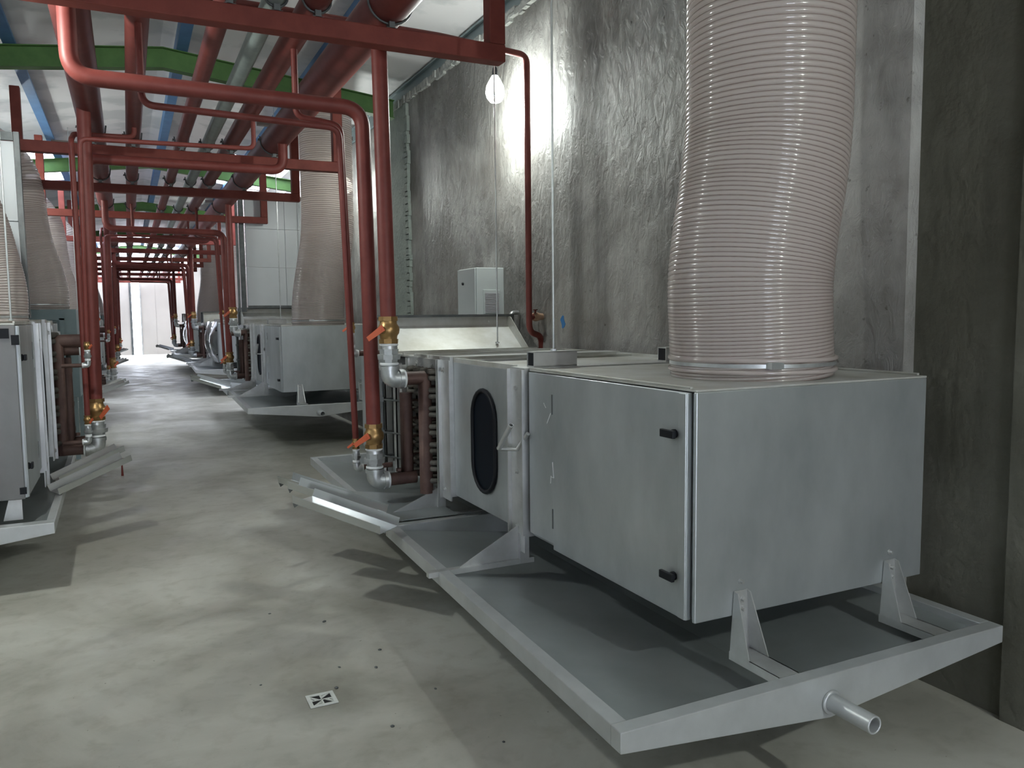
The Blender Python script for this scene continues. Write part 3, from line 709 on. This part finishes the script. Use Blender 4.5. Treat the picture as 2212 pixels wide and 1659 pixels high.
# ------------------------------------------------------------------ flexible ducts
def hose(path, R, pitch_fn, seg=72):
    # path: list of Vector; resample by arc length
    P = [Vector(p) for p in path]
    # catmull-rom to dense
    D = []
    Q = [P[0]*2-P[1]]+P+[P[-1]*2-P[-2]]
    for i in range(1, len(Q)-2):
        for k in range(20):
            t = k/20; a, b, c, d = Q[i-1], Q[i], Q[i+1], Q[i+2]
            D.append(.5*((2*b)+(-a+c)*t+(2*a-5*b+4*c-d)*t*t+(-a+3*b-3*c+d)*t**3))
    D.append(P[-1])
    acc = [0]
    for i in range(1, len(D)): acc.append(acc[-1]+(D[i]-D[i-1]).length)
    def at(s):
        s = max(0, min(acc[-1], s))
        for i in range(1, len(acc)):
            if acc[i] >= s:
                f = (s-acc[i-1])/max(1e-9, acc[i]-acc[i-1]); return D[i-1].lerp(D[i], f), (D[i]-D[i-1]).normalized()
        return D[-1], (D[-1]-D[-2]).normalized()
    mb = MB(); wr = MB(); rows = []; s = 0.0; X = Vector((1, 0, 0))
    prof = [(0.0, -.0065), (.10, -.0020), (.28, .0012), (.5, .0024), (.72, .0012), (.90, -.0020)]
    while s < acc[-1]-.02:
        pt = pitch_fn(s)
        for f, dr in prof:
            c, t = at(s+f*pt); rows.append((c, t, R+dr*(pt/.024)))
        c, t = at(s); wr_c = (c, t); 
        u = (X - t*X.dot(t)).normalized(); w = t.cross(u)
        vs = []
        ms = 4; rr = .0024; n2 = 48
        for k in range(n2):
            dd = u*cos(2*pi*k/n2)+w*sin(2*pi*k/n2)
            for j in range(ms): vs.append(c+dd*(R-.0045*(pt/.024)+rr*cos(2*pi*j/ms))+t*rr*sin(2*pi*j/ms))
        wr.add(vs, [(k*ms+j, ((k+1) % n2)*ms+j, ((k+1) % n2)*ms+(j+1) % ms, k*ms+(j+1) % ms) for k in range(n2) for j in range(ms)], True)
        s += pt
    vs = []
    for c, t, r in rows:
        u = (X - t*X.dot(t)).normalized(); w = t.cross(u)
        vs += [c+(u*cos(2*pi*k/seg)+w*sin(2*pi*k/seg))*r for k in range(seg)]
    mb.add(vs, [(i*seg+k, i*seg+(k+1) % seg, (i+1)*seg+(k+1) % seg, (i+1)*seg+k) for i in range(len(rows)-1) for k in range(seg)], True)
    return mb, wr
def make_duct(path, R, pf, label):
    root = empty('flexible_duct', (0, 0, 0), label, 'duct', 'ribbed clear flexible ducts')
    mb, wr = hose(path, R, pf)
    mb.build('hose_wall', HOSE, root, fixn=False); wr.build('wire_coil', WIRE, root, fixn=False)
    cl = MB().lathe((0, 0, .002), (0, 0, 1), [(0, R-.02), (.07, R-.02)], 48); cl.build('metal_collar', GALV2, root)
    cf = MB()
    for z in (.03, .075): cf.torus((0, 0, z), (0, 0, 1), R+.004, .009, 64, 8)
    cf.build('hose_cuff', HOSE, root)
    st = MB().lathe((0, 0, .048), (0, 0, 1), [(0, R+.006), (.014, R+.006)], 64); st.box(-R*.55, -R*.55+.06, -R*.95, -R*.80, .045, .07)
    st.build('clamp_band', ZINC, root)
    return root
pf = lambda s: .0135+.0125*min(1, max(0, (s-.3)/1.2))
DH = [make_duct([(0, 0, .0), (-.012, 0, .2), (-.017, 0, .39), (.006, 0, .58), (.04, 0, .77), (.064, 0, .96), (.07, 0, 1.25), (.07, 0, 1.6), (.07, 0, 2.95)], .322, pf, 'nearest ribbed clear duct rising from the front right-hand unit')]
DH[0].location = (2.30, 2.515, 1.345)
B = make_duct([(0, 0, 0), (.0, 0, .2), (.02, 0, .4), (.08, 0, .75), (.14, 0, 1.1), (.16, 0, 1.6), (.16, 0, 2.78)], .325, pf, 'ribbed clear duct on the second right-hand unit')
B.location = (2.20, 10.25, 1.505)
for k in (2, 3):
    c = copy_tree(B); c.location = (2.20, 2.53+7.72*k, 1.505); c['label'] = 'ribbed clear duct on the %s right-hand unit' % ORD[k]
Lh = make_duct([(0, 0, 0), (.01, 0, .2), (-.02, 0, .4), (-.09, 0, .7), (-.22, 0, 1.0), (-.36, 0, 1.3), (-.52, 0, 1.55), (-.88, 0, 1.72)], .325, pf, 'ribbed clear duct bending left on the nearest left-hand unit')
Lh.location = (-.93, 6.25, 1.57)
L2 = make_duct([(0, 0, 0), (.01, 0, .2), (-.03, 0, .4), (-.12, 0, .75), (-.16, 0, 1.05), (-.18, 0, 1.3), (-.25, 0, 1.55), (-.50, 0, 1.78), (-.98, 0, 1.82)], .325, pf, 'ribbed clear duct, second from the camera along the left side')
L2.location = (-.93, 10.62, 1.72)
for k, y in enumerate(( 13.95, 18.5, 22.0, 26.2)):
    c = copy_tree(L2); c.location = (-.93, y, 1.72 if k in (1, 3) else 1.57); c['label'] = 'ribbed clear duct, %s from the camera along the left side' % ORD[k+2]

# ------------------------------------------------------------------ suspension rods
def rod(x, y, z0, label):
    r = empty('suspension_rod', (x, y, z0), label, 'rod', 'thin suspension rods')
    MB().tube([(0, 0, 0), (0, 0, roofz(x)-z0)], .006, 8).build('rod', ZINC, r)
    MB().lathe((0, 0, 0), (0, 0, 1), [(0, .016), (.012, .016)], 6).build('nut', ZINC, r)
    zt = roofz(x)-z0-.2
    MB().box(-.22, .22, -.035, .035, zt-.05, zt).build('anchor_channel', BROWNA, r); MB().lathe((0, 0, zt-.08), (0, 0, 1), [(0, .018), (.02, .018)], 6).build('nut', ZINC, r)
for k in range(4):
    dz = .16 if k else 0; dy = 7.72*k
    rod(1.885, 3.44+dy, 1.42+dz, 'thin steel rod on the square bracket of the %s right-hand unit' % ORD[k])
    rod(2.72, 3.44+dy, 1.42+dz, 'thin steel rod on the wall side of the %s right-hand unit' % ORD[k])
    rod(2.62, 5.70+dy, 1.38+dz, 'thin steel rod behind the hopper of the %s right-hand unit' % ORD[k])
    rod(-.66, 5.9+dy, 1.60, 'thin steel rod hanging the front of the %s left-hand unit' % ORD[k])

# ------------------------------------------------------------------ electrical cabinet on the wall
r = empty('electrical_cabinet', (2.965, 6.50, 1.41), 'pale grey electrical cabinet with vent grille on the concrete wall', 'cabinet')
MB().box(-.26, 0, -.2, .2, 0, .6).build('cabinet_body', CAB, r, .006)
d = MB().box(-.275, -.262, -.195, .195, .006, .594).build('cabinet_door', CAB, r, .004)
MB().lathe((-.275, .06, .47), (-1, 0, 0), [(0, .014), (.012, .012)], 12).build('lock', BLACK, d)
v = MB().box(-.2, -.04, -.21, -.2, .19, .41).build('vent_grille', CAB, r, .003)
mb = MB()
for i in range(12): mb.box(-.185, -.055, -.214, -.21, .215+i*.0145, .223+i*.0145)
mb.build('vent_slats', VENT, v)

# ------------------------------------------------------------------ lamps
def lamp(loc, label, top, power):
    r = empty('hanging_bulb', loc, label, 'lamp', 'hanging bulbs')
    gb = MB().lathe((0, 0, -.07), (0, 0, 1), [(-.07, .01), (-.06, .04), (-.03, .065), (.01, .075), (.06, .068), (.11, .042), (.14, .024)], 20); gb.build('bulb_glass', GLOW, r)
    MB().lathe((0, 0, .07), (0, 0, 1), [(0, .02), (.03, .022), (.06, .018), (.07, .008)], 14).build('bulb_socket', BLACK, r)
    MB().tube([(0, 0, .13), (.01, .01, (top-loc[2])*.5), (0, 0, top-loc[2])], .004, 6).build('power_cord', BLACK, r)
    ld = bpy.data.lights.new('bulb_light', 'POINT'); ld.energy = power; ld.shadow_soft_size = .055; ld.color = (0.93, 1.0, 0.95)
    lo = bpy.data.objects.new('bulb_light', ld); COL.objects.link(lo); lo.parent = r; lo.location = (0, 0, -.21)
    return r
lamp((2.70, 5.86, 3.41), 'glowing bare bulb hanging beside the concrete wall', roofz(2.70), BULB*.72)
lamp((-.80, 4.5, 3.30), 'bare bulb hanging over the left-hand row', roofz(-.84), BULB*1.25)
lamp((2.35, -1.75, 3.40), 'bare bulb hanging over the right side behind the camera', roofz(2.35), BULB*2.0)
lamp((2.78, 10.9, 3.42), 'added fill bulb hanging between the second right-hand duct and the wall', roofz(2.78), BULB*.35)  # added fill light for the middle of the hall
lamp((-1.5, 12.3, 3.42), 'added fill bulb hanging past the white panels on the left', roofz(-1.5), BULB*.6)  # unseen bulb, added to brighten the left ducts
lamp((2.6, 20.4, 3.42), 'added fill bulb hanging over the third right-hand unit', roofz(2.6), BULB*.5)  # extra bulb added to lift the dark stretch further back
def portal(loc, rot, sx, sy):
    ld = bpy.data.lights.new('daylight_portal', 'AREA'); ld.shape = 'RECTANGLE'; ld.size = sx; ld.size_y = sy; ld.energy = 1
    ld.cycles.is_portal = True
    o = bpy.data.objects.new('daylight_portal', ld); COL.objects.link(o); o.location = loc; o.rotation_euler = rot
portal((.2, YB-.1, 1.0), (radians(90), 0, pi), 1.4, 2.0)
portal((2.27, 16.2, 4.30), (0, 0, 0), 1.05, 3.2)
portal((-1.4, 16.6, 4.30), (0, 0, 0), 1.0, 3.6)
portal((.5, 32, 4.5), (0, 0, 0), 4.8, 2.0)
portal((.5, 35.5, 4.5), (0, 0, 0), 4.8, 2.6)
tag(MB().box(2.35, 2.95, 5.55, 5.62, 4.08, 4.12).build('cable_tray', WHITEP), 'short white conduit under the roof above the bare bulb', 'conduit')

# ------------------------------------------------------------------ floor drain, pebbles, marks
r = empty('floor_drain', (.66, 3.245, 0), 'square white plastic floor drain in the corridor floor', 'drain')
a = .058
MB().box(-a, a, -a, a, -.01, .001).build('drain_sump', DARK, r)
mb = MB(); w = .016
for x0, x1, y0, y1 in ((-a, a, -a, -a+w), (-a, a, a-w, a), (-a, -a+w, -a+w, a-w), (a-w, a, -a+w, a-w)): mb.box(x0, x1, y0, y1, 0, .004)
mb.build('drain_frame', TILE, r)
mb = MB(); n = 9
for q in range(4):
    ca, sa = cos(q*pi/2), sin(q*pi/2)
    for i in range(3):
        o_ = .008+i*.012
        # diagonal bars in each quadrant
        x0, y0, x1, y1 = .001, o_, .04-o_*.2, .04
        if i == 2: x1, y1 = .02, .042
        P = [(x0, y0), (x1, y1), (x1, y1+.006), (x0, y0+.006)]
        mb.prism([(x*ca-y*sa, x*sa+y*ca, .0012) for x, y in P], (0, 0, .002))
mb.box(-.042, .042, -.003, .003, .0012, .003); mb.box(-.003, .003, -.042, .042, .0012, .003)
mb.build('drain_grate', TILE, r)
rr = random.Random(11)
PEB = [(1.02, 3.62), (.95, 3.44), (1.12, 3.12), (.74, 3.32), (.80, 3.52), (.62, 4.35), (.86, 4.1), (.45, 3.5), (1.2, 2.6), (.86, 2.9)]
for x, y in PEB:
    s = rr.uniform(.004, .009); mb = MB(); mb.lathe((0, 0, 0), (0, 0, 1), [(0, s), (s*.5, s*1.2), (s, s*.5)], 7)
    o = mb.build('pebble', STEEL); o.location = (x, y, 0); o.scale = (rr.uniform(.8, 1.8), 1, 1); o.rotation_euler = (0, 0, rr.uniform(0, 3))
    tag(o, 'small dark pebble on the corridor floor', 'pebble', 'pebbles on the floor')
o = MB().lathe((0, 0, 0), (0, 0, 1), [(0, .012), (.12, .008)], 8).build('floor_peg', RED); o.location = (-.12, 9.0, 0); tag(o, 'small red peg standing on the floor past the left risers', 'peg')
pm = MB(); pts = [(2.9625, 5.26+.03*cos(t)+.012*sin(3*t), 1.545+.045*sin(t)+.006*cos(5*t)) for t in [2*pi*k/24 for k in range(24)]]
pm.prism(pts, (.004, 0, 0)); struct('trim_4', pm, BPAINT)
